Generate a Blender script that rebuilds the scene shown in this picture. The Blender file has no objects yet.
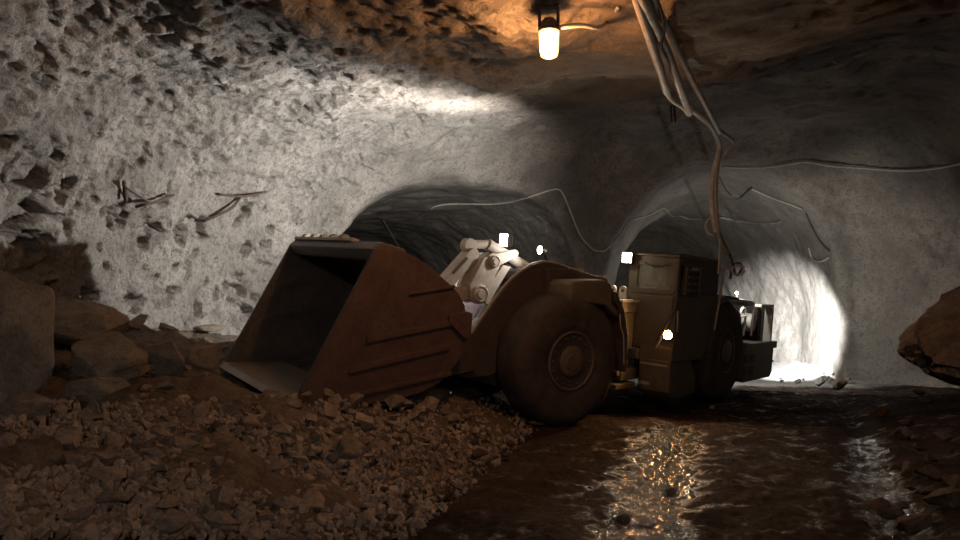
import bpy, bmesh, math, random
import numpy as np
from mathutils import Vector, Matrix, Euler
from mathutils.bvhtree import BVHTree

random.seed(7); RNG = np.random.default_rng(11)
C = bpy.context.scene.collection
S = bpy.context.scene
R = math.radians

# ------------------------------------------------------------------ camera
FPX = 745.0; CAMZ = 1.3; PITCH = R(4.6)
cd = bpy.data.cameras.new('camera'); cam = bpy.data.objects.new('camera', cd); C.objects.link(cam)
cd.sensor_width = 36; cd.lens = 36*FPX/960; cd.clip_start = .05; cd.clip_end = 200
cam.location = (0, 0, CAMZ); cam.rotation_euler = (R(90)+PITCH, 0, 0)
S.camera = cam
_f = np.array([0, math.cos(PITCH), math.sin(PITCH)]); _u = np.array([0, -math.sin(PITCH), math.cos(PITCH)])
def ray(x, y):
    """direction of a measured point of the photograph, used to find the place on rock or ground it belongs to"""
    return np.array([1., 0, 0])*((x-480)/FPX)+_f+_u*((270-y)/FPX)
CAM = np.array([0, 0, CAMZ])
def at(x, y, Y):
    r = ray(x, y); return CAM+r*(Y/r[1])

# ------------------------------------------------------------------ noise (numpy)
def h3(ix, iy, iz, seed):
    h = (ix.astype(np.uint32)*np.uint32(0x8da6b343)) ^ (iy.astype(np.uint32)*np.uint32(0xd8163841)) ^ (iz.astype(np.uint32)*np.uint32(0xcb1ab31f)) ^ np.uint32(seed*0x9e3779b1 & 0xffffffff)
    h ^= h >> np.uint32(16); h *= np.uint32(0x7feb352d); h ^= h >> np.uint32(15); h *= np.uint32(0x846ca68b); h ^= h >> np.uint32(16)
    return h.astype(np.float32)/np.float32(4294967295.0)
def vnoise(p, seed=0):
    i = np.floor(p).astype(np.int64); f = (p-i).astype(np.float32); f = f*f*(3-2*f)
    x, y, z = i.T
    def L(a, b, t): return a+(b-a)*t
    c = [h3(x+a, y+b, z+d, seed) for a in (0, 1) for b in (0, 1) for d in (0, 1)]
    fx, fy, fz = f.T
    return L(L(L(c[0], c[1], fz), L(c[2], c[3], fz), fy), L(L(c[4], c[5], fz), L(c[6], c[7], fz), fy), fx)*2-1
def fbm(p, n=4, seed=0, gain=.5):
    s = 0; a = 1.
    for k in range(n):
        s = s+a*vnoise(p*2.03**k+k*17.3, seed+k); a *= gain
    return s
def facets(p, seed=0, slope=.6):
    """broken rock: every cell has its own tilted break plane. Returns height and distance to the cell's edge."""
    i = np.floor(p).astype(np.int64)
    d1 = np.full(len(p), 9., np.float32); d2 = d1.copy(); val = np.zeros(len(p), np.float32)
    for a in (-1, 0, 1):
        for b in (-1, 0, 1):
            for c in (-1, 0, 1):
                x, y, z = i[:, 0]+a, i[:, 1]+b, i[:, 2]+c
                o = [h3(x, y, z, seed+k) for k in range(3)]
                q = np.stack([p[:, 0]-x-o[0], p[:, 1]-y-o[1], p[:, 2]-z-o[2]], 1)
                d = np.sqrt((q*q).sum(1))
                g = np.stack([h3(x, y, z, seed+4+k)*2-1 for k in range(3)], 1)
                v = (h3(x, y, z, seed+8)*2-1)*.5+slope*(q*g).sum(1)
                n1 = d < d1
                d2 = np.where(n1, d1, np.minimum(d2, d)); val = np.where(n1, v, val); d1 = np.where(n1, d, d1)
    return val, d2-d1
def sstep(a, b, x):
    t = np.clip((x-a)/(b-a), 0, 1); return t*t*(3-2*t)

# ------------------------------------------------------------------ object helpers
def meshobj(name, verts, faces, mat=None, parent=None, smooth=False, bevel=0, seg=2, loc=None, rotz=0, rotm=None):
    me = bpy.data.meshes.new(name); me.from_pydata([tuple(map(float, v)) for v in verts], [], faces); me.update()
    bm = bmesh.new(); bm.from_mesh(me); bmesh.ops.recalc_face_normals(bm, faces=bm.faces); bm.to_mesh(me); bm.free()
    o = bpy.data.objects.new(name, me); C.objects.link(o)
    if mat: me.materials.append(mat)
    if smooth:
        me.polygons.foreach_set('use_smooth', [True]*len(me.polygons))
        if smooth != 'all': me.set_sharp_from_angle(angle=R(40))
    if bevel:
        b = o.modifiers.new('bevel', 'BEVEL'); b.width = bevel; b.segments = seg; b.limit_method = 'ANGLE'; b.angle_limit = R(35); b.harden_normals = False
    if parent: o.parent = parent
    if loc is not None: o.location = loc
    o.rotation_euler = (0, 0, rotz)
    return o
def bigmesh(name, V, Q, mat, normals=None, parent=None):
    """fast build of a large quad mesh from arrays"""
    me = bpy.data.meshes.new(name); n = Q.shape[1]
    me.vertices.add(len(V)); me.vertices.foreach_set('co', V.astype(np.float32).ravel())
    me.loops.add(Q.size); me.loops.foreach_set('vertex_index', Q.astype(np.int32).ravel())
    me.polygons.add(len(Q)); me.polygons.foreach_set('loop_start', np.arange(0, Q.size, n, dtype=np.int32))
    me.polygons.foreach_set('use_smooth', np.ones(len(Q), bool))
    me.update(calc_edges=True); me.validate()
    if normals is not None: me.normals_split_custom_set_from_vertices([tuple(v) for v in normals.astype(float)])
    me.materials.append(mat)
    o = bpy.data.objects.new(name, me); C.objects.link(o)
    if parent: o.parent = parent
    return o
def tag(o, label, cat, group=None, kind=None):
    o['label'] = label; o['category'] = cat
    if group: o['group'] = group
    if kind: o['kind'] = kind
    return o
def empty(name, loc=(0, 0, 0), parent=None):
    o = bpy.data.objects.new(name, None); C.objects.link(o); o.location = loc; o.empty_display_size = .1
    if parent: o.parent = parent
    return o

class MB:
    def __init__(s): s.v = []; s.f = []
    def add(s, v, f):
        b = len(s.v); s.v += [tuple(map(float, q)) for q in v]; s.f += [tuple(i+b for i in q) for q in f]; return s
    def box(s, x0, x1, y0, y1, z0, z1):
        v = [(x, y, z) for x in (x0, x1) for y in (y0, y1) for z in (z0, z1)]
        return s.add(v, [(0, 1, 3, 2), (4, 6, 7, 5), (0, 4, 5, 1), (2, 3, 7, 6), (0, 2, 6, 4), (1, 5, 7, 3)])
    def prism(s, poly, a, b, ax='y'):
        """polygon in (x,z) run along y from a to b (ax='x': polygon in (y,z) run along x; 'z': polygon in (x,y))"""
        n = len(poly)
        def P(p, t): return (p[0], t, p[1]) if ax == 'y' else ((t, p[0], p[1]) if ax == 'x' else (p[0], p[1], t))
        v = [P(p, a) for p in poly]+[P(p, b) for p in poly]
        return s.add(v, [tuple(range(n)), tuple(range(2*n-1, n-1, -1))]+[(i, (i+1) % n, n+(i+1) % n, n+i) for i in range(n)])
    def tube(s, pts, r, n=8, closed=False, caps=True):
        pts = [Vector(p) for p in pts]; m = len(pts); rr = r if isinstance(r, (list, tuple)) else [r]*m
        v = []; up = None
        for i, p in enumerate(pts):
            a = pts[(i-1) % m] if (i or closed) else p; b = pts[(i+1) % m] if (i < m-1 or closed) else p
            t = (b-a).normalized()
            if up is None: up = t.orthogonal().normalized()
            up = (up-t*up.dot(t)); up = up.normalized() if up.length > 1e-6 else t.orthogonal().normalized()
            w = t.cross(up)
            v += [p+(up*math.cos(2*math.pi*k/n)+w*math.sin(2*math.pi*k/n))*rr[i] for k in range(n)]
        f = []
        for i in range(m if closed else m-1):
            j = (i+1) % m
            f += [(i*n+k, i*n+(k+1) % n, j*n+(k+1) % n, j*n+k) for k in range(n)]
        if caps and not closed: f += [tuple(range(n))[::-1], tuple((m-1)*n+k for k in range(n))]
        return s.add(v, f)
    def lathe(s, prof, c, axis='y', n=40):
        """profile of (radius, along-axis) pairs turned about an axis through c"""
        v = []
        for r, t in prof:
            for k in range(n):
                a = 2*math.pi*k/n; x, y = r*math.cos(a), r*math.sin(a)
                p = {'y': (x, t, y), 'x': (t, x, y), 'z': (x, y, t)}[axis]
                v.append((c[0]+p[0], c[1]+p[1], c[2]+p[2]))
        m = len(prof); f = []
        for i in range(m-1): f += [(i*n+k, i*n+(k+1) % n, (i+1)*n+(k+1) % n, (i+1)*n+k) for k in range(n)]
        f += [tuple(range(n)), tuple((m-1)*n+k for k in range(n))]
        return s.add(v, f)
    def obj(s, name, mat, parent=None, **k): return meshobj(name, s.v, s.f, mat, parent, **k)
def smooth_path(pts, n=6):
    pts = [Vector(p) for p in pts]; out = []
    for i in range(len(pts)-1):
        a, b, c, d = pts[max(i-1, 0)], pts[i], pts[i+1], pts[min(i+2, len(pts)-1)]
        for k in range(n):
            t = k/n; out.append(.5*((2*b)+(c-a)*t+(2*a-5*b+4*c-d)*t*t+(3*b-a-3*c+d)*t**3))
    return out+[pts[-1]]

# ------------------------------------------------------------------ materials
class NT:
    def __init__(s, name):
        s.m = bpy.data.materials.new(name); s.m.use_nodes = True; s.t = s.m.node_tree; s.n = s.t.nodes; s.b = s.n['Principled BSDF']
        s.co = s.n.new('ShaderNodeTexCoord').outputs['Object']
    def L(s, a, b): s.t.links.new(a, b)
    def noise(s, scale, detail=6, rough=.6, dist=0, co=None):
        n = s.n.new('ShaderNodeTexNoise'); n.inputs['Scale'].default_value = scale; n.inputs['Detail'].default_value = detail
        n.inputs['Roughness'].default_value = rough; n.inputs['Distortion'].default_value = dist; s.L(co or s.co, n.inputs['Vector']); return n.outputs['Fac']
    def vor(s, scale, feat='F1', co=None, out='Distance'):
        n = s.n.new('ShaderNodeTexVoronoi'); n.feature = feat; n.inputs['Scale'].default_value = scale; s.L(co or s.co, n.inputs['Vector']); return n.outputs[out]
    def ramp(s, fac, stops):
        n = s.n.new('ShaderNodeValToRGB'); e = n.color_ramp.elements
        while len(e) < len(stops): e.new(.5)
        for k, (p, c) in zip(e, stops): k.position = p; k.color = (c, c, c, 1) if isinstance(c, (int, float)) else (*c, 1)
        s.L(fac, n.inputs[0]); return n.outputs[0]
    def mix(s, fac, a, b, mode='MIX'):
        n = s.n.new('ShaderNodeMix'); n.data_type = 'RGBA'; n.blend_type = mode
        for i, v in ((0, fac), (6, a), (7, b)):
            if isinstance(v, bpy.types.NodeSocket): s.L(v, n.inputs[i])
            else: n.inputs[i].default_value = v if i == 0 else (*v, 1)
        return n.outputs[2]
    def math(s, op, a, b=0.):
        n = s.n.new('ShaderNodeMath'); n.operation = op
        for i, v in ((0, a), (1, b)):
            if isinstance(v, bpy.types.NodeSocket): s.L(v, n.inputs[i])
            else: n.inputs[i].default_value = v
        return n.outputs[0]
    def bump(s, h, dist=.02, strength=1., prev=None):
        n = s.n.new('ShaderNodeBump'); (s.L(strength, n.inputs['Strength']) if isinstance(strength, bpy.types.NodeSocket) else setattr(n.inputs['Strength'], 'default_value', strength)); n.inputs['Distance'].default_value = dist
        s.L(h, n.inputs['Height'])
        if prev: s.L(prev, n.inputs['Normal'])
        return n.outputs[0]
    def out(s, col=None, rough=None, normal=None, metal=None, spec=None):
        for k, v in (('Base Color', col), ('Roughness', rough), ('Normal', normal), ('Metallic', metal), ('Specular IOR Level', spec)):
            if v is None: continue
            if isinstance(v, bpy.types.NodeSocket): s.L(v, s.b.inputs[k])
            else: s.b.inputs[k].default_value = (*v, 1) if k == 'Base Color' else v
        return s.m
def rockmat(name, lo, hi, dark, scale=1., crack=.5, bumps=(.05, .02), speck=.5, roughness=.85):
    t = NT(name)
    big = t.noise(.55*scale, 7, .65); mid = t.noise(3.5*scale, 8, .62, .15); fine = t.noise(22*scale, 6, .65)
    chip = t.vor(7*scale, 'F1', None, 'Color'); sep = t.n.new('ShaderNodeSeparateColor'); t.L(chip, sep.inputs[0])
    hole = t.ramp(t.noise(6*scale, 5, .6), [(.30, 1.), (.37, 0.)])
    col = t.mix(t.ramp(big, [(.35, 0.), (.65, 1.)]), lo, hi)
    col = t.mix(t.ramp(mid, [(.36, speck), (.52, 0.)]), col, dark)
    col = t.mix(t.ramp(fine, [(.3, .6), (.55, 0.)]), col, tuple(.35*c for c in lo))
    col = t.mix(t.math('MULTIPLY', hole, crack), col, tuple(.6*k for k in dark))
    n = t.bump(mid, bumps[0], 1.); n = t.bump(sep.outputs[0], bumps[0]*.22, 1., n); n = t.bump(hole, bumps[0]*-.6, crack, n)
    n = t.bump(fine, bumps[1], 1., n)
    return t.out(col, roughness, n, spec=.25)
M = {}
M['rock'] = rockmat('grey_rock', (.25, .235, .215), (.36, .335, .30), (.11, .10, .09), .9, speck=.55, bumps=(.07, .02))
def cavemat():
    """one rock for the whole gallery: blasted grey rock, even sprayed concrete and rust brown roof run into each other"""
    t = NT('gallery_rock')
    def attr(n): a = t.n.new('ShaderNodeAttribute'); a.attribute_name = n; return a.outputs['Fac']
    sm, st = attr('even'), attr('browning')
    big = t.noise(.55, 7, .65); mid = t.noise(3.1, 8, .62, .15); fine = t.noise(20, 6, .65); grain = t.noise(60, 3, .6)
    sep = t.n.new('ShaderNodeSeparateColor'); t.L(t.vor(5.5, 'F1', None, 'Color'), sep.inputs[0])
    hole = t.ramp(t.noise(3.4, 9, .68, .9), [(.30, 1.), (.36, 0.)])
    rockc = t.mix(t.ramp(big, [(.35, 0.), (.65, 1.)]), (.19, .176, .158), (.34, .316, .285))
    conc = t.mix(t.ramp(big, [(.35, 0.), (.65, 1.)]), (.135, .122, .104), (.215, .195, .168))
    col = t.mix(sm, rockc, conc)
    brown = t.mix(t.ramp(big, [(.40, 0.), (.60, 1.)]), (.085, .062, .048), (.22, .165, .125))
    col = t.mix(st, col, brown)
    col = t.mix(t.ramp(mid, [(.36, .5), (.52, 0.)]), col, (.11, .10, .092))
    col = t.mix(t.ramp(fine, [(.32, .75), (.52, 0.)]), col, (.085, .078, .07))
    col = t.mix(t.ramp(t.noise(8.5, 7, .7, .3), [(.36, .7), (.47, 0.)]), col, (.085, .078, .07))
    r = t.math('SUBTRACT', 1., t.math('MULTIPLY', sm, .75))
    col = t.mix(t.math('MULTIPLY', hole, t.math('MULTIPLY', r, .75)), col, (.055, .05, .046))
    n = t.bump(mid, .06, r); n = t.bump(sep.outputs[0], .014, r, n); n = t.bump(hole, -.05, r, n); n = t.bump(t.noise(8.5, 7, .7, .3), .05, r, n); n = t.bump(fine, .02, r, n); n = t.bump(grain, .005, 1., n)
    for nd in t.n:
        if nd.type == 'BUMP' and not nd.inputs['Strength'].is_linked: pass
    return t.out(col, .86, n, spec=.22)
M['shotcrete'] = rockmat('sprayed_concrete', (.19, .18, .165), (.28, .265, .24), (.11, .10, .092), .7, speck=.45, bumps=(.05, .012))
M['ceiling'] = rockmat('stained_rock', (.20, .175, .145), (.34, .31, .27), (.08, .062, .05), .8, speck=.5, bumps=(.06, .016))
M['muckrock'] = rockmat('broken_rock', (.20, .155, .12), (.34, .27, .215), (.11, .08, .06), 2.2, speck=.4, bumps=(.02, .006), roughness=.8)
M['boulder'] = rockmat('boulder_rock', (.17, .14, .11), (.25, .215, .17), (.09, .07, .055), 1.4, speck=.5, bumps=(.03, .01), roughness=.85)
M['muck'] = rockmat('muck', (.10, .074, .054), (.17, .128, .095), (.055, .04, .029), 1.8, speck=.6, bumps=(.05, .02), roughness=.8)
def mudmat():
    t = NT('wet_mud'); a = t.noise(1.1, 6, .6, .4); b = t.noise(9, 8, .7, .3); c = t.noise(26, 5, .6)
    col = t.mix(t.ramp(a, [(.35, 0.), (.65, 1.)]), (.020, .0135, .010), (.046, .032, .023))
    at_ = t.n.new('ShaderNodeAttribute'); at_.attribute_name = 'wet'
    a2 = t.noise(3.2, 6, .65, .4); ws = t.math('ADD', t.math('MULTIPLY', at_.outputs['Fac'], .42), a2)
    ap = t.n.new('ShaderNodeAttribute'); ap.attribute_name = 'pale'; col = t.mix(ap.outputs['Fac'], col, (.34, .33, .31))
    wet = t.ramp(ws, [(.56, .85), (.70, .11)]); sp = t.ramp(ws, [(.52, .06), (.72, .38)])
    n = t.bump(a, .06, .7); n = t.bump(b, .05, 1., n); n = t.bump(c, .012, 1., n)
    return t.out(col, wet, n, spec=sp)
M['mud'] = mudmat()
def painted(name, col, dust, dustamt=.5, rough=.6, metal=0., sc=3., spec=.3):
    t = NT(name); a = t.noise(sc, 8, .7, .5); b = t.noise(sc*7, 6, .7)
    c = t.mix(t.ramp(a, [(.35, 0.), (.35+.5*(1-dustamt)+.05, 1.)]), dust, col) if dustamt else col
    c = t.mix(t.ramp(b, [(.28, .6), (.5, 0.)]), c, tuple(.5*k for k in col))
    n = t.bump(b, .006, .7)
    return t.out(c, rough, n, metal, spec)
M['bucket'] = painted('rusty_bucket_steel', (.060, .034, .031), (.088, .057, .05), .5, .65)
M['bucketin'] = painted('worn_bucket_steel', (.055, .045, .038), (.10, .082, .065), .5, .55)
M['edge'] = painted('worn_edge_steel', (.15, .11, .085), (.21, .16, .12), .5, .45, .2)
M['body'] = painted('muddy_machine_paint', (.115, .095, .066), (.088, .07, .054), .55, .6)
M['boom'] = painted('muddy_boom_steel', (.048, .035, .036), (.068, .052, .049), .5, .6)
M['pale'] = painted('dusty_pale_casting', (.38, .35, .31), (.25, .22, .18), .35, .6)
M['dark'] = painted('black_steel', (.025, .022, .020), (.05, .042, .035), .5, .6)
M['tyre'] = painted('muddy_rubber', (.034, .028, .026), (.07, .054, .045), .55, .85, sc=2.2)
M['rim'] = painted('muddy_wheel_rim', (.115, .088, .068), (.08, .06, .046), .5, .6)
M['engine'] = painted('pale_engine_paint', (.55, .54, .50), (.38, .35, .30), .35, .5)
M['pipe'] = painted('galvanised_pipe', (.30, .275, .25), (.2, .165, .14), .5, .5, .2, sc=8)
M['cable'] = painted('grey_cable', (.46, .43, .38), (.32, .28, .235), .5, .6, sc=12)
M['darkcable'] = painted('black_cable', (.05, .045, .04), (.09, .08, .07), .5, .6, sc=12)
M['rust'] = painted('rusty_steel_bar', (.045, .033, .026), (.085, .06, .045), .5, .7, sc=12)
def emis(name, col, st):
    m = bpy.data.materials.new(name); m.use_nodes = True; b = m.node_tree.nodes['Principled BSDF']
    b.inputs['Base Color'].default_value = (*col, 1); b.inputs['Emission Color'].default_value = (*col, 1); b.inputs['Emission Strength'].default_value = st
    return m
def glassmat():
    t = NT('dusty_glass'); a = t.noise(4, 6, .7)
    g = t.n.new('ShaderNodeBsdfTransparent'); g.inputs[0].default_value = (.75, .82, .78, 1)
    t.out((.30, .29, .24), .25, None, spec=.6)
    mx = t.n.new('ShaderNodeMixShader'); t.L(t.ramp(a, [(.3, .25), (.7, .6)]), mx.inputs[0]); t.L(g.outputs[0], mx.inputs[1]); t.L(t.b.outputs[0], mx.inputs[2])
    t.L(mx.outputs[0], t.n['Material Output'].inputs[0]); return t.m
M['glass'] = glassmat()

# ------------------------------------------------------------------ ground shape
def ground(X, Y):
    """height of road, muck pile on the left and low bank on the right"""
    X = np.asarray(X, float); Y = np.asarray(Y, float)
    e = np.clip(-.55+(Y-4.6)*.25, -9, .75)
    d = np.maximum(e-X, 0)
    hl = 1.62*(1-np.exp(-.235*d**1.12))
    hl = hl*(1-.75*sstep(12.5, 16.5, Y))
    e2 = 2.75+(Y-4.6)*.42
    dr = np.maximum(X-e2, 0); hr = .55*(1-np.exp(-.55*dr))*(1-sstep(11., 15., Y))
    back = .35*sstep(17.5, 21, Y)*sstep(1.3, 3.2, X-6.0-(Y-18)*.2)
    # scooped out where the bucket lies: its floor rests on the muck
    ps, pn = -.829*(X-.425)-.559*(Y-11.22), .559*(X-.425)-.829*(Y-11.22)
    o = np.hypot(np.maximum(np.maximum(1.75-ps, ps-3.9), 0), np.maximum(np.maximum(-1.45-pn, pn-1.38), 0))
    lim = .60-.165*np.clip(pn, -1.6, 1.6)+.75*np.maximum(o-.05, 0)
    return np.minimum(hl, lim)+hr+back
def ground_at(x, y):
    """where the sight line of a measured point meets the ground"""
    r = ray(x, y); t = np.linspace(2.2, 30, 3000); p = CAM+r*t[:, None]
    b = p[:, 2] < ground(p[:, 0], p[:, 1]); k = int(np.argmax(b)) if b.any() else len(t)-1
    return p[k]

# ------------------------------------------------------------------ the cave, from an interior field
def seg_d(px, py, ax, ay, bx, by):
    dx, dy = bx-ax, by-ay; t = np.clip(((px-ax)*dx+(py-ay)*dy)/(dx*dx+dy*dy), 0, 1)
    return np.hypot(px-ax-t*dx, py-ay-t*dy)
def poly_sd(px, py, P):
    d = np.full(px.shape, 1e9); ins = np.zeros(px.shape, bool)
    for (ax, ay), (bx, by) in zip(P, P[1:]+P[:1]):
        d = np.minimum(d, seg_d(px, py, ax, ay, bx, by))
        cnd = (ay > py) != (by > py)
        with np.errstate(divide='ignore', invalid='ignore'): ins ^= cnd & (px < (bx-ax)*(py-ay)/(by-ay+1e-12)+ax)
    return np.where(ins, d, -d)
def path_sd(px, py, P, w):
    d = np.full(px.shape, 1e9)
    for (ax, ay), (bx, by) in zip(P, P[1:]): d = np.minimum(d, seg_d(px, py, ax, ay, bx, by))
    return w-d
def arch(d, z, z0, H, Rr):
    q = np.maximum(Rr-d, 0)/Rr; p = np.maximum(z-z0, 0)/H
    return (1-np.sqrt(q*q+p*p))*min(Rr, 3.)
HALL = [(-4.0, -5), (-4.6, 1), (-5.5, 5), (-5.7, 9), (-4.7, 12.5), (-3.1, 15.2), (0, 17.2), (3.0, 18.2), (9.3, 18.5), (11.0, 16.3), (9.8, 11), (6.8, 6), (5.2, 1), (4.6, -5)]
LEFT = [(.35, 14.6), (-1.8, 20.0), (-4.4, 26)]
RIGHT = [(5.7, 16.8), (6.02, 18.6), (7.05, 23.5), (6.4, 29)]
hv = .09
gx = np.arange(-8.2, 13.2, hv); gy = np.arange(-6.2, 33.2, hv); gz = np.arange(-.45, 7.2, hv)
GX, GY = np.meshgrid(gx, gy, indexing='ij')
dA = poly_sd(GX, GY, HALL); dB = path_sd(GX, GY, LEFT, 3.2); dC = path_sd(GX, GY, RIGHT, 2.9)
HA = 3.15+.9*sstep(8, 16, GY+.35*GX)+.22*np.exp(-((GX+.3)/2.5)**2-((GY-11.3)/2.2)**2)+.35*sstep(2, 7, GX)
Fld = np.empty((len(gx), len(gy), len(gz)), np.float32)
for k, z in enumerate(gz):
    a = arch(dA, z, 1.35, HA, 2.6); b = arch(dB, z, 1.5, 3.05, 2.7); c = arch(dC, z, 1.9, 3.35, 3.0)
    kk = .12
    m = np.maximum(a, b)+np.maximum(kk-np.abs(a-b), 0)**2/(4*kk)
    m = np.maximum(m, c)+np.maximum(kk-np.abs(m-c), 0)**2/(4*kk)
    Fld[:, :, k] = m
def surface_nets(f, org, h):
    nx, ny, nz = f.shape; s = f > 0
    cnt = sum(s[a:nx-1+a, b:ny-1+b, c:nz-1+c].astype(np.int8) for a in (0, 1) for b in (0, 1) for c in (0, 1))
    act = (cnt > 0) & (cnt < 8); idx = -np.ones(act.shape, np.int64); I = np.argwhere(act); idx[act] = np.arange(len(I))
    acc = np.zeros((len(I), 3)); num = np.zeros(len(I))
    cs = [(a, b, c) for a in (0, 1) for b in (0, 1) for c in (0, 1)]
    for p in cs:
        for ax in range(3):
            if p[ax]: continue
            q = list(p); q[ax] = 1
            f0 = f[I[:, 0]+p[0], I[:, 1]+p[1], I[:, 2]+p[2]]; f1 = f[I[:, 0]+q[0], I[:, 1]+q[1], I[:, 2]+q[2]]
            x = (f0 > 0) != (f1 > 0); t = np.where(x, f0/(f0-f1+1e-12*(f0 == f1)), 0)
            e = np.tile(np.array(p, float), (len(I), 1)); e[:, ax] = t
            acc += e*x[:, None]; num += x
    V = (I+acc/num[:, None])*h+org
    Q = []
    for ax in range(3):
        o = [a for a in range(3) if a != ax]
        A = np.moveaxis(s, ax, 0); x = A[:-1] != A[1:]; fl = A[:-1]
        J = np.argwhere(x); sgn = fl[x]
        K = np.empty_like(J); K[:, ax] = J[:, 0]; K[:, o[0]] = J[:, 1]; K[:, o[1]] = J[:, 2]
        ok = (K[:, o[0]] > 0) & (K[:, o[1]] > 0) & (K[:, o[0]] < f.shape[o[0]]-1) & (K[:, o[1]] < f.shape[o[1]]-1)
        K = K[ok]; sgn = sgn[ok]
        def g(a, b):
            L = K.copy(); L[:, o[0]] -= a; L[:, o[1]] -= b; return idx[L[:, 0], L[:, 1], L[:, 2]]
        q = np.stack([g(1, 1), g(0, 1), g(0, 0), g(1, 0)], 1)
        flip = sgn if ax != 1 else ~sgn
        q[flip] = q[flip][:, ::-1]
        Q.append(q)
    return V, np.concatenate(Q)
CV, CQ = surface_nets(Fld, np.array([gx[0], gy[0], gz[0]]), hv); del Fld
def subdiv(V, Q):
    E = np.sort(np.concatenate([Q[:, [0, 1]], Q[:, [1, 2]], Q[:, [2, 3]], Q[:, [3, 0]]]), 1)
    key = E[:, 0]*len(V)+E[:, 1]; uk, inv = np.unique(key, return_inverse=True); n = len(Q); inv = inv.reshape(4, n)+len(V)
    a, b = uk//len(V), uk % len(V); mid = .5*(V[a]+V[b]); cen = V[Q].mean(1); ci = np.arange(n)+len(V)+len(uk)
    V2 = np.concatenate([V, mid, cen])
    return V2, np.concatenate([np.stack([Q[:, k], inv[k], ci, inv[k-1]], 1) for k in range(4)])
def vnormals(V, Q):
    fn = np.cross(V[Q[:, 2]]-V[Q[:, 0]], V[Q[:, 3]]-V[Q[:, 1]]); N = np.zeros_like(V)
    for k in range(4):
        for a in range(3): N[:, a] += np.bincount(Q[:, k], fn[:, a], len(V))
    return N/np.maximum(np.linalg.norm(N, axis=1, keepdims=True), 1e-9)
def relax(V, Q, n):
    for _ in range(n):
        A = np.zeros_like(V); cnt = np.zeros(len(V))
        for k in range(4):
            for j in (k-1, (k+1) % 4):
                for a in range(3): A[:, a] += np.bincount(Q[:, k], V[Q[:, j], a], len(V))
                cnt += np.bincount(Q[:, k], minlength=len(V))
        V = .5*V+.5*A/cnt[:, None]
    return V
CV = relax(CV, CQ, 2)
CV, CQ = subdiv(CV, CQ)
N0 = vnormals(CV, CQ)
# normals must point into the cave
if (N0[np.argmin(np.linalg.norm(CV-np.array([0, 8, 4.4]), axis=1))] @ np.array([0, 0, -1])) < 0: CQ = CQ[:, ::-1]; N0 = -N0
BASEV = CV.copy()
def rock_relief(p, smooth):
    """smooth: 1 = even sprayed concrete, 0 = blasted rock"""
    x, y, z = p.T; rough = 1-smooth
    low = sstep(10.0, 8.3, y)*sstep(3.7, 2.6, z)*sstep(-3, -4.2, x)          # slabby broken foot of the left wall
    crust = sstep(3.1, 3.9, z)*sstep(1.6, .2, x)*sstep(16, 12, y)           # crusty roof on the left
    smoothroof = sstep(3.4, 4.2, z)*sstep(.6, 2.5, x)*sstep(18, 14, y)
    d = .20*fbm(p*.5, 3, 3)*(.55+.45*rough)+.05*fbm(p*1.7, 3, 9)
    w = p+.22*np.stack([vnoise(p*1.3, 31), vnoise(p*1.3, 32), vnoise(p*1.3, 33)], 1)
    q = np.stack([w[:, 0]*1.2, w[:, 1]*1.1+.6*w[:, 2], w[:, 2]*.8-.6*w[:, 1]], 1)
    fa, ea = facets(q*2.0, 200, .9)
    f2, e2 = facets(w*2.2+7, 60, .8); f3, e3 = facets(w*np.array([6., 6., 9.])+3, 80, .8)
    patch = sstep(-.1, .35, fbm(p*.8, 3, 21))
    amt = rough*(.35+.65*np.maximum(patch, np.maximum(crust, low)))
    d = d+low*rough*(.27*fa-.22*sstep(.14, 0, ea))
    d = d+amt*(.075*f2*(1-.85*crust)+.030*f3+.018*fbm(p*11, 3, 90))+rough*.010*fbm(p*8, 4, 93)
    pit = sstep(.50, .57, fbm(w*np.array([3.4, 3.0, 4.2]), 4, 300))*(1-.8*crust)
    rid = 1-np.abs(fbm(w*np.array([4., 4., 8.0]), 3, 340))*2.2
    d = d-rough*.20*pit*(.5+.5*amt)
    led = fbm(w*np.array([2.4, 2.4, 7.0]), 3, 320)
    d = d+rough*crust*(.03*led+.022*rid)+.16*smoothroof*fbm(p*.62+5, 3, 400)+.005*fbm(p*14, 2, 95)
    d = d+.22*np.exp(-((x-.35)/.9)**2-((y-7.6)/1.0)**2)*(z > 2.5)                  # roof pulled down behind the lamp, shaped to catch its orange glow
    return d
X_, Y_, Z_ = BASEV.T
in_right = sstep(15.5, 17.5, Y_)*sstep(1.0, 3.2, X_)
in_left = sstep(13.5, 15.5, Y_)*(1-sstep(1.0, 3.2, X_))
smoothness = np.clip(np.maximum(np.maximum(.95*in_right, .85*in_left), .70*sstep(.0, 1.6, X_)*sstep(4, 7, Y_)), 0, 1)
M['cave'] = cavemat()
browning = np.clip(sstep(3.2, 4.4, Z_)*(.5*sstep(-2.8, -.6, X_)+.5*sstep(-.3, 1.8, X_))*sstep(15.5, 11, Y_)+.8*sstep(5.5, 7.5, X_)*sstep(16.5, 13.5, Y_)+.38*sstep(18.2, 17.2, Y_)*sstep(11.5, 14, Y_)*sstep(-.5, 2., X_), 0, 1)  # brown rock tone; over the left roof it also darkens overbright lamp light
CV = BASEV+N0*rock_relief(BASEV, smoothness)[:, None]
CN = vnormals(CV, CQ)
fc = BASEV[CQ].mean(1)
lab = np.where(fc[:, 2] > 3.25+.5*sstep(15, 19, fc[:, 1])*(fc[:, 0] > 3), 0, np.where((fc[:, 1] > 14.4) & (fc[:, 0] < 3.0+.28*np.maximum(fc[:, 1]-17.5, 0)), 2, np.where((fc[:, 1] > 17.6) & (fc[:, 0] < 12), 3, np.where(fc[:, 0] < 0, 1, 4))))
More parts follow.
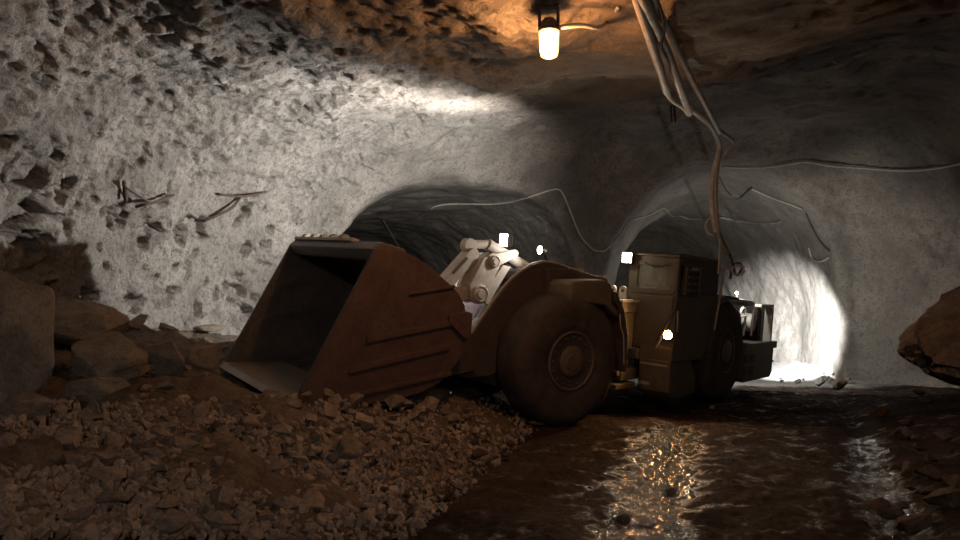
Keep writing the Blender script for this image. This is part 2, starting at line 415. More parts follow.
for k, (nm, mt) in enumerate([('ceiling', 'ceiling'), ('wall_left', 'rock'), ('wall_back', 'shotcrete'), ('wall_tunnel', 'shotcrete'), ('wall_right', 'shotcrete')]):
    q = CQ[lab == k]; u, inv = np.unique(q, return_inverse=True)
    o = bigmesh(nm, CV[u], inv.reshape(q.shape), M['cave'], CN[u]); o['kind'] = 'structure'
    for an, av in (('even', smoothness), ('browning', browning)):
        a_ = o.data.attributes.new(an, 'FLOAT', 'POINT'); a_.data.foreach_set('value', av[u].astype(np.float32))
CAVE = BVHTree.FromPolygons([Vector(v) for v in CV[::1]], [tuple(q) for q in CQ]) 
def on_rock(x, y, off=.04):
    r = ray(x, y); h = CAVE.ray_cast(Vector(CAM), Vector(r))
    return h[0]-Vector(r).normalized()*off*1.5

# ------------------------------------------------------------------ floor and muck pile
def grid_surface(name, xs, ys, fz, mat):
    A, B = np.meshgrid(xs, ys, indexing='ij'); V = np.stack([A.ravel(), B.ravel(), fz(A.ravel(), B.ravel())], 1)
    nx, ny = A.shape; i = np.arange(nx*ny).reshape(nx, ny)
    Q = np.stack([i[:-1, :-1].ravel(), i[1:, :-1].ravel(), i[1:, 1:].ravel(), i[:-1, 1:].ravel()], 1)
    return V, Q
def road_z(X, Y):
    p = np.stack([X, Y, 0*X], 1)
    rut = -.05*np.exp(-((X-(1.0+(Y-4.6)*.30))/.35)**2)-.05*np.exp(-((X-(2.5+(Y-4.6)*.45))/.22)**2)
    a = fbm(p*2.3, 4, 120); b = fbm(p*9, 3, 130); 
    e = np.clip(-.55+(Y-4.6)*.25, -9, .75); lift = np.maximum(ground(X, Y)-.0, 0)
    return np.where(X < e-.1, -.02-.5*np.minimum(e-.1-X, 1), lift)+rut+.028*a+.022*np.abs(b)+.011*fbm(p*21, 2, 133)-.02
def muck_z(X, Y):
    p = np.stack([X, Y, 0*X], 1); e = np.clip(-.55+(Y-4.6)*.25, -9, .75)
    g = ground(X, Y); r = sstep(-.1, .5, e-X)
    f1, e1 = facets(p*3.1, 150, .7); f2, e2 = facets(p*8.0, 170, .7)
    return g-.07*(1-r)-.02+r*(.09*fbm(p*1.2, 3, 140)+.05*f1+.03*f2+.015*fbm(p*14, 2, 160))+.02*fbm(p*6, 3, 165)
def ys_grid(y0, y1, a, k):
    ys = [y0]
    while ys[-1] < y1: ys.append(ys[-1]+max(a, k*abs(ys[-1])))
    return np.array(ys)
V, Q = grid_surface('floor', np.arange(-4.2, 11.5, .024), np.concatenate([np.arange(-6, 2.5, .25), ys_grid(2.5, 33, .02, .0085)]), road_z, None)
# surface detail
V[:, 2] = road_z(V[:, 0], V[:, 1]); fl = bigmesh('floor', V, Q, M['mud']); fl['kind'] = 'structure'
x_, y_ = V[:, 0], V[:, 1]                                              # standing water lies in the wheel ruts
wet = np.exp(-((x_-(.93+(y_-4.6)*.30))/(.16+.022*y_))**2)*sstep(11.5, 9.5, y_)+.9*np.exp(-((x_-(2.55+(y_-4.6)*.45))/.20)**2)*sstep(10, 8.5, y_)
at_ = fl.data.attributes.new('wet', 'FLOAT', 'POINT'); at_.data.foreach_set('value', wet.astype(np.float32))
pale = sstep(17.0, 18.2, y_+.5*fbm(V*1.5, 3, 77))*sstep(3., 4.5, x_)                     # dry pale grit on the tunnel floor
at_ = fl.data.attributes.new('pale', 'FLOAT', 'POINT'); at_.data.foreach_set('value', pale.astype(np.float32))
V, Q = grid_surface('muck', np.arange(-8, 1.05, .04), np.concatenate([np.arange(-6, 2.5, .2), ys_grid(2.5, 17, .02, .007)]), muck_z, None)
V[:, 2] = muck_z(V[:, 0], V[:, 1]); ins = np.maximum(poly_sd(V[:, 0], V[:, 1], HALL), path_sd(V[:, 0], V[:, 1], LEFT, 2.95)) > -.45
e_ = np.clip(-.55+(V[:, 1]-4.6)*.25, -9, .75)-V[:, 0]; ins &= e_ > -.35; Q = Q[ins[Q].all(1)]; u, inv = np.unique(Q, return_inverse=True); V = V[u]; Q = inv.reshape(Q.shape)
mk = bigmesh('muck_pile', V, Q, M['muck'])
tag(mk, 'brown muck heap of fine broken rock sloping down to the wet road', 'muck pile', kind='stuff')
# ------------------------------------------------------------------ the loader (two frames that bend at a joint, the far wheels standing on muck)
def heading(a):
    a = R(a); return Vector((-math.cos(a), -math.sin(a), 0)), Vector((math.sin(a), -math.cos(a), 0))
hf, nf = heading(34); hr, nr = heading(52); hu, _ = heading(43)
PF_, PR_ = Vector((1.18, 10.1, 0)), Vector((4.38, 13.5, 0))
OF, OR = PF_-nf*1.35, PR_-nr*1.35
R0 = (PF_+PR_)/2
loader = empty('underground_loader', R0); loader.rotation_mode = 'QUATERNION'
loader.rotation_quaternion = Matrix.Rotation(R(-6.5), 4, hu).to_quaternion()
LM = Matrix.Translation(R0) @ Matrix.Rotation(R(-6.5), 4, hu)
tag(loader, 'low muddy underground loader with a big rusty bucket, in front of the two tunnel mouths', 'loader')
def FW(fr, s, n, z):
    """world place of a point given along / out from / above the axle of the front or rear frame"""
    O, h, q = (OF, hf, nf) if fr == 'f' else (OR, hr, nr)
    return LM @ (O+h*s+q*n+Vector((0, 0, z))-R0)
def FD(fr, s, n, z): return FW(fr, s, n, z)-FW(fr, 0, 0, 0)
def part(fr, name, mb, mat, label=None, parent=None, **k):
    """a part of the loader; coordinates are (along, outward, up) from the axle. Sub-parts share their part's frame."""
    if parent is None:
        O, h = (OF, hf) if fr == 'f' else (OR, hr)
        o = mb.obj(name, M[mat], loader, loc=O-R0, rotz=math.atan2(h.y, h.x), **k)
    else: o = mb.obj(name, M[mat], parent, **k)
    if label: o['label'] = label
    return o
def circ(c, r, n=20, a0=0, a1=360): return [(c[0]+r*math.cos(R(a0+(a1-a0)*k/n)), c[1]+r*math.sin(R(a0+(a1-a0)*k/n))) for k in range(n+(a1-a0 != 360))]
def capsule(p, q, r0, r1, n=8):
    a = math.degrees(math.atan2(q[1]-p[1], q[0]-p[0]))
    return circ(p, r0, n, a+90, a+270)+circ(q, r1, n, a-90, a+90)

# --- bucket
NB, FB = 1.35, -1.42
side = [(3.84, .47), (3.03, 2.18), (2.92, 2.20), (2.72, 2.18), (2.52, 2.12), (2.32, 2.03), (2.17, 1.93), (2.0, 1.82), (1.88, 1.72), (1.79, 1.59), (1.74, 1.39), (1.72, 1.17), (1.78, .98), (1.87, .85), (2.06, .66), (2.3, .55), (2.58, .48), (3.1, .42), (3.5, .42)]
m = MB(); m.prism(side, NB-.05, NB)
bk = part('f', 'bucket', m, 'bucket', 'rusty red brown bucket', bevel=.012)
m = MB(); m.prism(side, FB, FB+.05); part('f', 'far_side_plate', m, 'bucketin', None, bk, bevel=.01)
# back sheet rolled from brow to floor
outer = side[4:]+[]
out2 = [(s, z) for s, z in side[2:]]; cen = Vector((2.7, 1.3))
inn = []
for i, p in enumerate(out2):
    a = Vector(out2[max(i-1, 0)]); b = Vector(out2[min(i+1, len(out2)-1)]); t = (b-a).normalized(); nn_ = Vector((-t.y, t.x))
    if nn_.dot(cen-Vector(p)) < 0: nn_ = -nn_
    inn.append(tuple(Vector(p)+nn_*.045))
m = MB()
for i in range(len(out2)-1):
    m.prism([out2[i], out2[i+1], inn[i+1], inn[i]], FB+.05, NB-.05)
part('f', 'back_sheet', m, 'bucketin', None, bk)
m = MB(); m.prism([(3.02, .46), (3.86, .455), (3.94, .475), (3.84, .515), (3.02, .53)], FB, NB-.002); part('f', 'cutting_edge', m, 'edge', 'bare worn steel lip', bk, bevel=.008)
m = MB(); m.prism([(3.05, 2.17), (2.94, 2.26), (2.62, 2.20), (2.60, 2.08), (2.72, 2.02), (2.98, 2.04)], FB, NB-.05); brow = part('f', 'brow', m, 'bucketin', None, bk, bevel=.02)
m = MB()
m.prism([(2.90, 2.23), (2.98, 2.26), (2.96, 2.30), (2.86, 2.28)], FB, .55)
for k in range(5): m.prism(circ((2.90, 2.285), .06, 12, -20, 200), FB+.25+.32*k, FB+.36+.32*k)
part('f', 'spill_guard', m, 'pale', 'row of pale lugs along the top', bk, bevel=.006)  # real lugs, their pale colour paints in the highlights along the brow
for a, b, c, d in [((2.55, 1.72), (1.97, 1.83), .035, 1), ((3.05, 1.20), (1.75, 1.455), .07, 1), ((3.24, .86), (1.98, 1.13), .07, 1), ((3.30, .55), (1.92, .80), .05, 1)]:
    m = MB(); t = (Vector(b)-Vector(a)).normalized(); nn_ = Vector((t.y, -t.x))
    if nn_.y > 0: nn_ = -nn_
    q = [Vector(a), Vector(b), Vector(b)+nn_*c, Vector(a)+nn_*c+t*(-.03)]
    m.prism([tuple(v) for v in q], NB-.01, NB+.035); part('f', 'wear_bar', m, 'bucket', None, bk, bevel=.008)
m = MB(); m.prism([(3.84, .47), (3.03, 2.18), (2.82, 2.17), (2.80, 1.85), (3.04, 1.25), (3.28, .66), (3.30, .43)], NB-.01, NB+.02); part('f', 'side_cutter', m, 'bucket', None, bk, bevel=.008)
m = MB(); m.prism([(1.70, 1.20), (1.70, 1.50), (1.78, 1.52), (2.02, 1.47), (2.02, 1.38), (1.80, 1.2)], NB-.02, NB+.05); part('f', 'corner_pad', m, 'bucket', None, bk, bevel=.01)
for a, b in [((3.40, 1.12), (2.05, 1.42)), ((3.12, 1.62), (2.4, 1.76)), ((3.60, .80), (3.40, 1.12)), ((3.28, 1.42), (3.12, 1.62))]:
    m = MB(); t = (Vector(b)-Vector(a)).normalized(); nn_ = Vector((-t.y, t.x))*.035
    m.prism([tuple(Vector(a)-nn_), tuple(Vector(b)-nn_), tuple(Vector(b)+nn_), tuple(Vector(a)+nn_)], FB+.04, FB+.08); part('f', 'inner_bar', m, 'bucketin', None, bk, bevel=.006)
for k, n in enumerate((-.62, .42)):
    m = MB(); m.prism([(2.95, .52), (2.55, .55), (2.1, .72), (1.82, 1.0), (1.95, 1.05), (2.3, .8), (2.6, .66)], n, n+.06); part('f', 'floor_rib', m, 'bucketin', None, bk)
# pivot ears behind the bucket
for n in (.52, .86, -.62, -.96):
    m = MB(); m.prism([(1.9, .62), (1.35, .72), (1.22, .86), (1.35, 1.02), (1.78, 1.3)], n, n+.08)
    part('f', 'pivot_ear', m, 'boom', None, bk, bevel=.01)

# --- boom with its two arms
arm = [(1.62, .66), (1.62, 1.02), (1.40, 1.10), (1.21, 1.20), (1.06, 1.42), (.93, 1.60), (.78, 1.79), (.63, 1.95), (.48, 2.06), (.30, 2.16), (.13, 2.21), (-.12, 2.20), (-.43, 2.14), (-.75, 2.08), (-.75, 1.85), (-.35, 1.85), (.0, 1.70), (.25, 1.40), (.45, 1.05), (.6, .72), (.9, .62), (1.24, .60)]
m = MB(); m.prism(arm, .62, .72); m.prism(arm, -.72, -.62)
boom = part('f', 'boom', m, 'boom', None, bevel=.015)
rimarm = arm[2:14]
m = MB()
for sgn in (.67, -.67):
    m.tube([(s, sgn, z) for s, z in rimarm], .022, 6)
part('f', 'arm_edge', m, 'pale', 'pale edge flange', boom)
m = MB(); m.box(.55, 1.3, -.62, .62, .72, 1.0); part('f', 'cross_member', m, 'boom', None, boom, bevel=.02)
m = MB(); m.tube([(.05, -.62, 2.0), (.05, .62, 2.0)], .11, 16); part('f', 'cross_tube', m, 'boom', None, boom)
m = MB(); m.tube([(1.40, -.76, .86), (1.40, .76, .86)], .10, 20); part('f', 'pivot_pin', m, 'rim', None, boom)
# --- tilt linkage in the middle
m = MB()
for n in (-.16, .10):
    m.prism(capsule((.80, 1.69), (.60, 2.16), .15, .12), n, n+.07)
    m.prism([(.93, 1.60), (.98, 1.80), (.78, 2.20), (.70, 2.22), (.70, 2.10), (.82, 1.86)], n-.01, n+.08)
    m.prism(capsule((.60, 2.16), (.22, 2.30), .10, .06), n+.01, n+.06)
    m.prism([(.62, 1.52), (.52, 1.72), (.36, 1.98), (.28, 2.1), (.42, 2.12), (.60, 1.86), (.74, 1.60)], n+.01, n+.06)
bc = part('f', 'bell_crank', m, 'pale', 'pale dusty tilt lever with pin bosses', bevel=.012)
for (s, z, r) in ((.80, 1.69, .135), (.60, 2.16, .09)):
    m = MB(); m.lathe([(r, -.2), (r, .2), (r*.8, .225), (r*.75, .21), (r*.5, .21), (r*.45, .235), (.001, .235)], (s, 0, z), 'y', 28); part('f', 'pin', m, 'pale', None, bc)
m = MB(); m.prism(capsule((1.34, 1.74), (.90, 2.24), .085, .085), -.11, .11)
m.prism([(1.30, 1.60), (1.36, 1.80), (1.22, 1.78), (.95, 1.75), (.90, 1.62), (1.1, 1.52)], -.08, .08)
ln = part('f', 'tilt_link', m, 'pale', 'pale dusty link bar', bevel=.012)
m = MB(); m.prism(capsule((1.22, 1.96), (1.02, 2.17), .02, .02), .105, .118); part('f', 'link_slot', m, 'dark', None, ln)
m = MB(); m.tube([(.96, 0, 2.37), (.62, 0, 2.40)], .065, 16); m.tube([(.62, 0, 2.40), (-.5, 0, 1.95)], .09, 18); m.prism(circ((.94, 2.36), .10, 18), -.07, .07)
part('f', 'tilt_cylinder', m, 'pale', None, bevel=.008)
# --- front frame
m = MB(); m.prism([(.72, .45), (.72, .95), (.35, 1.3), (.1, 1.75), (-.1, 1.95), (-1.35, 1.80), (-1.5, 1.2), (-1.5, .45)], -.58, .58); ff = part('f', 'front_frame', m, 'dark', None, bevel=.03)
m = MB(); m.prism([(.12, 1.62), (.14, 2.12), (-.30, 2.14), (-1.0, 2.03), (-1.05, 1.66), (-.4, 1.60)], .72, .84); part('f', 'side_panel', m, 'boom', None, ff, bevel=.015)
m = MB(); m.prism([(.12, 1.62), (.14, 2.12), (-.30, 2.14), (-1.0, 2.03), (-1.05, 1.66), (-.4, 1.60)], -.84, -.72); part('f', 'side_panel', m, 'boom', None, ff, bevel=.015)
m = MB(); m.box(-.62, -.32, .45, .72, 2.12, 2.16); m.box(-1.0, -.72, .4, .8, 2.04, 2.08); part('f', 'deck_plate', m, 'pale', 'pale step plate', ff, bevel=.006)
for sg in (1, -1):
    f = MB()
    pr = [(.12, 1.70), (.13, 1.93), (.05, 1.98), (-.50, 2.02), (-.62, 1.98), (-.66, 1.88), (-.68, 1.70), (-.80, 1.60), (-.80, 1.50), (-.55, 1.66)]
    a, b = (.84, 1.32) if sg > 0 else (-1.32, -.84)
    f.prism(pr, a, b); fd = part('f', 'front_fender', f, 'body', None, bevel=.045, seg=3)
    f = MB(); pr = [(-.66, 1.88), (-.72, 1.72), (-.82, 1.62), (-.97, 1.20), (-.99, .74), (-1.03, .74), (-1.02, 1.24), (-.90, 1.62), (-.74, 1.85)]
    f.prism(pr, a, b); part('f', 'mud_flap', f, 'boom', None, fd, bevel=.01)
    if sg > 0:
        f = MB(); f.tube(smooth_path([(-.80, 1.335, 1.56), (-.83, 1.34, 1.40), (-.90, 1.34, 1.25), (-.93, 1.34, 1.05), (-.95, 1.34, .86)]), .010, 6); part('f', 'flap_chain', f, 'pale', 'bright wet chain', fd)
# --- wheels
def wheel(fr, sg):
    c = (0, 0, .9); q = lambda pr: [(r, sg*t) for r, t in pr]
    w0, w1 = .70, 1.35
    pr = [(.42, w0+.03), (.50, w0), (.70, w0-.0), (.80, w0+.03), (.87, w0+.09), (.895, w0+.18), (.90, (w0+w1)/2), (.895, w1-.18), (.87, w1-.09), (.80, w1-.02), (.72, w1), (.52, w1-.0), (.45, w1-.015), (.415, w1-.04)]
    m = MB(); m.lathe(q(pr), c, 'y', 64)
    t = part(fr, 'wheel', m, 'tyre', 'mud caked smooth tyre', smooth=True)
    for v in t.data.vertices:                                  # worn, lumpy tread
        d = Vector((v.co.x, 0, v.co.z-.9)); 
        if d.length > .75:
            k = .012*math.sin(9*math.atan2(d.z, d.x)+2*math.sin(23*v.co.y))+.008*math.sin(31*math.atan2(d.z, d.x))
            v.co += d.normalized()*k
    m = MB(); m.lathe(q([(.405, w1-.10), (.405, w1-.022), (.385, w1-.012), (.375, w1-.02), (.36, w1-.05), (.30, w1-.055), (.285, w1-.04), (.27, w1-.04), (.26, w1-.06), (.20, w1-.065), (.001, w1-.06)]), c, 'y', 48); rm = part(fr, 'rim', m, 'rim', None, t, smooth=True)
    m = MB(); m.lathe(q([(.21, w1-.08), (.21, w1-.02), (.19, w1-.005), (.12, w1), (.11, w1+.012), (.001, w1+.014)]), c, 'y', 36); part(fr, 'hub', m, 'rim', None, t, smooth=True)
    for k in range(16):
        a = R(22.5*k); m = MB(); m.lathe(q([(.016, w1-.06), (.016, w1-.025), (.001, w1-.022)]), (.325*math.cos(a), 0, .9+.325*math.sin(a)), 'y', 6); part(fr, 'wheel_nut', m, 'rim', None, t)
for fr in 'fr':
    for sg in (1, -1): wheel(fr, sg)
    m = MB(); m.tube([(0, -.72, .9), (0, .72, .9)], .2, 20); m.lathe([(.001, -.3), (.34, -.22), (.38, 0), (.34, .22), (.001, .3)], (0, 0, .9), 'y', 24); part(fr, 'axle', m, 'dark', None, smooth=True)

# --- middle joint
m = MB(); m.box(2.35, 3.3, -.45, .45, .42, .62); m.box(2.35, 3.3, -.40, .40, 1.15, 1.35); m.tube([(3.0, 0, .35), (3.0, 0, 1.45)], .14, 20)
part('r', 'joint', m, 'dark', None, bevel=.02)
m = MB(); m.tube([(2.3, .42, .72), (3.6, .52, .70)], .055, 14); m.tube([(2.3, -.42, .72), (3.4, -.5, .70)], .055, 14); part('r', 'steering_cylinder', m, 'rim', None, smooth=True)
m = MB(); m.box(2.30, 2.85, .12, .72, .48, .66); m.box(2.32, 2.75, .25, .62, .66, .78); m.box(2.40, 3.05, .0, .75, .36, .44); m.tube([(2.9, .2, .55), (2.9, .7, .60)], .05, 10); part('r', 'valve_block', m, 'body', None, bevel=.012)
# tank with lifting eyes in front of the cab
m = MB(); m.box(2.42, 2.95, .05, .70, 1.55, 1.70); m.box(2.42, 2.85, -.3, .66, .95, 1.55); tk = part('r', 'hydraulic_tank', m, 'body', None, bevel=.015)
m = MB(); m.box(2.40, 2.97, .30, .72, 1.70, 1.735); part('r', 'tank_ledge', m, 'pale', 'lit pale ledge', tk, bevel=.005)
for n in (.38, .56):
    m = MB(); pts = circ((0, 0), 1, 12)
    m.prism([(n-.06, 1.735), (n+.06, 1.735)]+[(n+.065*math.cos(R(a)), 1.88+.065*math.sin(R(a))) for a in range(0, 181, 30)], 2.66, 2.70, 'x')
    part('r', 'lifting_eye', m, 'pale', 'pale lifting eye', tk, bevel=.004)
    m = MB(); m.prism(circ((n, 1.87), .026, 12), 2.69, 2.703, 'x'); part('r', 'eye_hole', m, 'dark', None, tk)
m = MB()
for k, n in enumerate((.22, .32, .42, .12)): m.tube(smooth_path([(2.55, n, 1.5), (2.95, n+.02, 1.42-.05*k), (3.3, n-.1, 1.15), (3.7, n-.15, 1.2)]), .022, 7)
part('r', 'hose', m, 'dark', None)

# --- cab: front wall with window opening, side wall, back, roof
cz0, cz1, cf, cb, cn, ci = 1.00, 2.45, 2.32, .62, 1.30, .46
wa, wb, wz0, wz1 = .60, 1.23, 1.92, 2.33
m = MB(); t_ = .05
m.box(cf-t_, cf, ci, cn, cz0, wz0); m.box(cf-t_, cf, ci, cn, wz1, cz1); m.box(cf-t_, cf, ci, wa, wz0, wz1); m.box(cf-t_, cf, wb, cn, wz0, wz1)
m.box(cb, cf-t_, cn-t_, cn, cz0, 1.86); m.box(cb, cf-t_, cn-t_, cn, 2.34, cz1); m.box(cb, 1.40, cn-t_, cn, 1.86, 2.34); m.box(2.24, cf-t_, cn-t_, cn, 1.86, 2.34)
m.box(cb, cb+t_, ci, cn-t_, cz0, cz1); m.box(cb+t_, cf-t_, ci, ci+t_, cz0, 1.9); m.box(cb+t_, cf-t_, ci+t_, cn-t_, cz0, cz0+t_)
m.box(cb+t_, 1.0, ci, ci+t_, 1.9, cz1)
cab = part('r', 'cab', m, 'body', 'muddy steel cab')
m = MB(); m.prism([(cf+.05, 2.45), (cf+.05, 2.49), (cf-.15, 2.52), (cb+.1, 2.50), (cb-.06, 2.45)], ci-.05, cn+.02); part('r', 'roof', m, 'body', None, cab, bevel=.01)
def rrect(a, b, c, d, r, n=4):
    o = []
    for (x, z, s) in ((b-r, d-r, 0), (a+r, d-r, 90), (a+r, c+r, 180), (b-r, c+r, 270)): o += [(x+r*math.cos(R(s+90*k/n)), z+r*math.sin(R(s+90*k/n))) for k in range(n+1)]
    return o
m = MB(); A = rrect(wa-.05, wb+.045, wz0-.05, wz1+.045, .09); B = rrect(wa+.015, wb-.015, wz0+.015, wz1-.015, .07)
for i in range(len(A)):
    j = (i+1) % len(A); m.prism([A[i], A[j], B[j], B[i]], cf-.02, cf+.022, 'x')
wf = part('r', 'window_frame', m, 'body', None, cab)
m = MB(); m.prism(B, cf-.012, cf-.004, 'x'); part('r', 'window_glass', m, 'glass', 'dusty glass pane', cab)
m = MB(); m.tube(smooth_path([(cf+.03, .72, 2.35), (cf+.04, .95, 2.28), (cf+.04, 1.12, 2.345)]), .012, 6); part('r', 'wiper', m, 'dark', None, cab)
m = MB()
m.prism([(.52, 1.04), (.52, 1.83), (1.25, 1.83), (1.25, 1.60), (1.16, 1.40), (1.06, 1.20), (.98, 1.04)], cf-.005, cf+.025, 'x')
dr = part('r', 'door', m, 'body', None, cab, bevel=.01)
m = MB(); m.tube([(cf+.03, .50, 1.64), (cf+.07, .50, 1.64), (cf+.07, .62, 1.65)], .014, 6); part('r', 'door_handle', m, 'pale', 'pale latch', dr)
for z in (1.2, 1.72):
    m = MB(); m.tube([(cf+.02, .50, z-.06), (cf+.02, .50, z+.06)], .02, 8); part('r', 'hinge', m, 'body', None, dr)
m = MB(); m.tube([(cf+.02, 1.30, 2.42), (cf+.02, 1.305, 1.72), (cf+.03, 1.24, 1.50), (cf+.03, 1.08, 1.16)], .022, 8); part('r', 'corner_post', m, 'boom', None, cab)
m = MB(); m.tube([(cf-.02, 1.325, 1.62), (cf-.05, 1.33, 1.30)], .014, 6); m.tube([(cf+.035, 1.20, 1.34), (cf+.035, 1.04, 1.02)], .014, 6); part('r', 'grab_bar', m, 'pale', 'pale grab bar', cab)
# grille on the cab side
m = MB(); m.box(1.50, 2.14, cn, cn+.03, 1.86, 2.34); vg = part('r', 'vent', m, 'dark', None, cab, bevel=.01)
for k in range(4):
    m = MB(); z = 1.93+.105*k; m.box(1.62, 2.03, cn+.02, cn+.06, z, z+.045); part('r', 'vent_bar', m, 'rim', None, vg, bevel=.006)
for s in (1.55, 2.09):
    m = MB(); m.box(s-.03, s+.03, cn+.02, cn+.055, 1.88, 2.32); part('r', 'vent_post', m, 'rim', None, vg, bevel=.006)
m = MB(); m.box(1.72, 1.95, cn+.055, cn+.075, 2.27, 2.32); part('r', 'vent_plate', m, 'pale', 'pale plate', vg)
m = MB(); m.box(.70, 1.42, cn-.01, cn+.015, 1.90, 2.36); m.box(.72, 2.25, cn-.01, cn+.02, 2.38, 2.43); part('r', 'side_panel', m, 'boom', None, cab, bevel=.01)
m = MB(); m.tube([(.49, 1.33, 2.36), (.52, 1.34, 2.2), (.66, 1.34, 1.62), (.74, 1.34, 1.30)], .022, 8); part('r', 'handrail', m, 'pipe', 'grey handrail', cab)
# seat and wheel inside
m = MB(); m.box(1.2, 1.7, .75, 1.15, 1.25, 1.42); m.box(1.05, 1.2, .75, 1.15, 1.40, 2.15); st = part('r', 'seat', m, 'dark', None, cab, bevel=.04)
m = MB(); m.box(1.75, 2.15, .58, .95, 1.2, 1.98); part('r', 'console', m, 'engine', 'pale control box behind the glass', cab, bevel=.03)
# lower body below the cab
m = MB(); m.prism([(cf+.03, .80), (cf+.03, 1.02), (2.26, 1.30), (2.20, 1.55), (1.1, 1.55), (.95, 1.30), (.98, .95), (1.15, .80)], .74, 1.31); lb = part('r', 'cab_base', m, 'body', None, bevel=.03)
m = MB(); m.prism([(2.34, .34), (2.36, .84), (1.55, .84), (1.30, .55), (1.25, .26), (1.9, .22), (2.2, .25)], .76, 1.29); sb = part('r', 'step_box', m, 'body', None, lb, bevel=.03)
m = MB(); m.box(2.36, 2.375, .80, 1.25, .74, .77); m.box(2.355, 2.37, .78, .98, .42, .47); part('r', 'step_lip', m, 'pale', None, sb)
m = MB(); m.box(2.30, 2.42, .10, .76, .80, .98); part('r', 'sill', m, 'body', None, lb, bevel=.012)

# --- rear frame, hood, fender, engine bay, counterweight
m = MB(); m.box(-2.3, 2.35, -.62, .66, .45, 1.05); m.box(-.7, 2.25, -1.2, .46, 1.0, 1.62); part('r', 'rear_frame', m, 'dark', None, bevel=.03)
m = MB(); m.prism([(.60, 1.05), (.60, 1.80), (-1.0, 1.76), (-1.0, 1.05)], -1.15, .78); hd = part('r', 'engine_hood', m, 'boom', None, bevel=.03)
m = MB(); m.prism([(.98, 1.45), (.86, 1.62), (.60, 1.80), (.1, 1.90), (-.40, 1.88), (-.42, 1.82), (.1, 1.84), (.55, 1.72), (.80, 1.56), (.92, 1.42)], .70, 1.33); part('r', 'rear_fender', m, 'boom', None, bevel=.012)
m = MB(); m.prism([(.98, 1.45), (.60, 1.80), (-.4, 1.88), (-.42, 1.82), (.55, 1.72), (.92, 1.42)], -1.33, -.70); part('r', 'rear_fender', m, 'boom', None, bevel=.012)
m = MB(); m.prism([(.45, 1.85), (.40, 1.89), (-1.35, 1.82), (-1.45, 1.74), (-1.05, 1.72), (-.9, 1.78)], .80, 1.30); part('r', 'lit_cover', m, 'engine', 'pale lit cover above the rear wheel', bevel=.012)
m = MB(); m.box(-2.35, -1.0, -1.1, .55, 1.0, 1.70); eb = part('r', 'engine', m, 'dark', None, bevel=.03)
m = MB(); m.box(-1.5, -1.0, .5, .86, 1.05, 1.45); m.box(-1.75, -1.1, .45, .8, 1.45, 1.62); m.tube([(-1.1, .85, 1.3), (-1.9, .85, 1.42)], .06, 12); part('r', 'engine_block', m, 'engine', 'pale engine block', eb, bevel=.02)
m = MB(); m.lathe([(.001, .70), (.17, .70), (.185, .74), (.185, 1.0), (.17, 1.03), (.05, 1.035), (.001, 1.03)], (-2.25, 0, 1.36), 'y', 28); part('r', 'air_filter', m, 'engine', 'pale round filter can', eb, smooth=True)
m = MB(); m.tube(smooth_path([(-1.55, .95, 1.25), (-1.56, .98, 1.55), (-1.68, .98, 1.66), (-1.84, .98, 1.60), (-1.88, .98, 1.35), (-1.9, .95, 1.1)]), .026, 8); part('r', 'pipe_loop', m, 'engine', 'white bent pipe', eb, smooth=True)
m = MB(); m.tube(smooth_path([(-1.0, 1.0, 1.62), (-1.3, 1.02, 1.58), (-1.5, 1.0, 1.45)]), .03, 8); m.tube([(-1.2, 1.0, 1.48), (-1.9, 1.0, 1.50)], .02, 8); part('r', 'hose', m, 'engine', None, eb)
m = MB(); m.tube([(-2.1, 1.05, 1.1), (-2.15, 1.05, 1.62), (-2.3, 1.05, 1.70), (-2.45, 1.05, 1.68), (-2.52, 1.05, 1.1)], .025, 8); part('r', 'guard_hoop', m, 'bucket', 'rusty hoop', eb)
m = MB(); m.box(-2.72, -2.62, 1.12, 1.28, .95, 1.76); m.box(-2.72, -1.9, 1.14, 1.28, 1.70, 1.76); m.prism([(-2.70, 1.72), (-2.70, 1.45), (-2.45, 1.72)], 1.16, 1.26); part('r', 'guard_frame', m, 'engine', 'pale corner frame', None, bevel=.012)
m = MB(); m.box(-2.75, -2.6, -1.2, 1.1, .95, 1.74); part('r', 'radiator', m, 'dark', None, bevel=.02)
m = MB(); m.prism([(-1.0, .30), (-1.02, 1.02), (-2.88, .98), (-2.92, .90), (-2.92, .35), (-2.80, .24), (-1.2, .24)], -1.28, 1.28); cw = part('r', 'counterweight', m, 'body', None, bevel=.04, seg=3)
m = MB(); m.box(-2.95, -1.0, 1.24, 1.33, .86, 1.0); m.box(-2.95, -2.88, -1.28, 1.33, .86, 1.0); part('r', 'ledge', m, 'rim', None, cw, bevel=.012)
for s in (-1.55, -1.2):
    for z in (.38, .62):
        m = MB(); m.box(s-.12, s+.12, 1.26, 1.292, z, z+.17); part('r', 'step_slot', m, 'dark', None, cw, bevel=.01)
m = MB(); m.box(-2.90, -1.0, 1.27, 1.30, .56, .60); part('r', 'rib', m, 'rim', None, cw, bevel=.006)

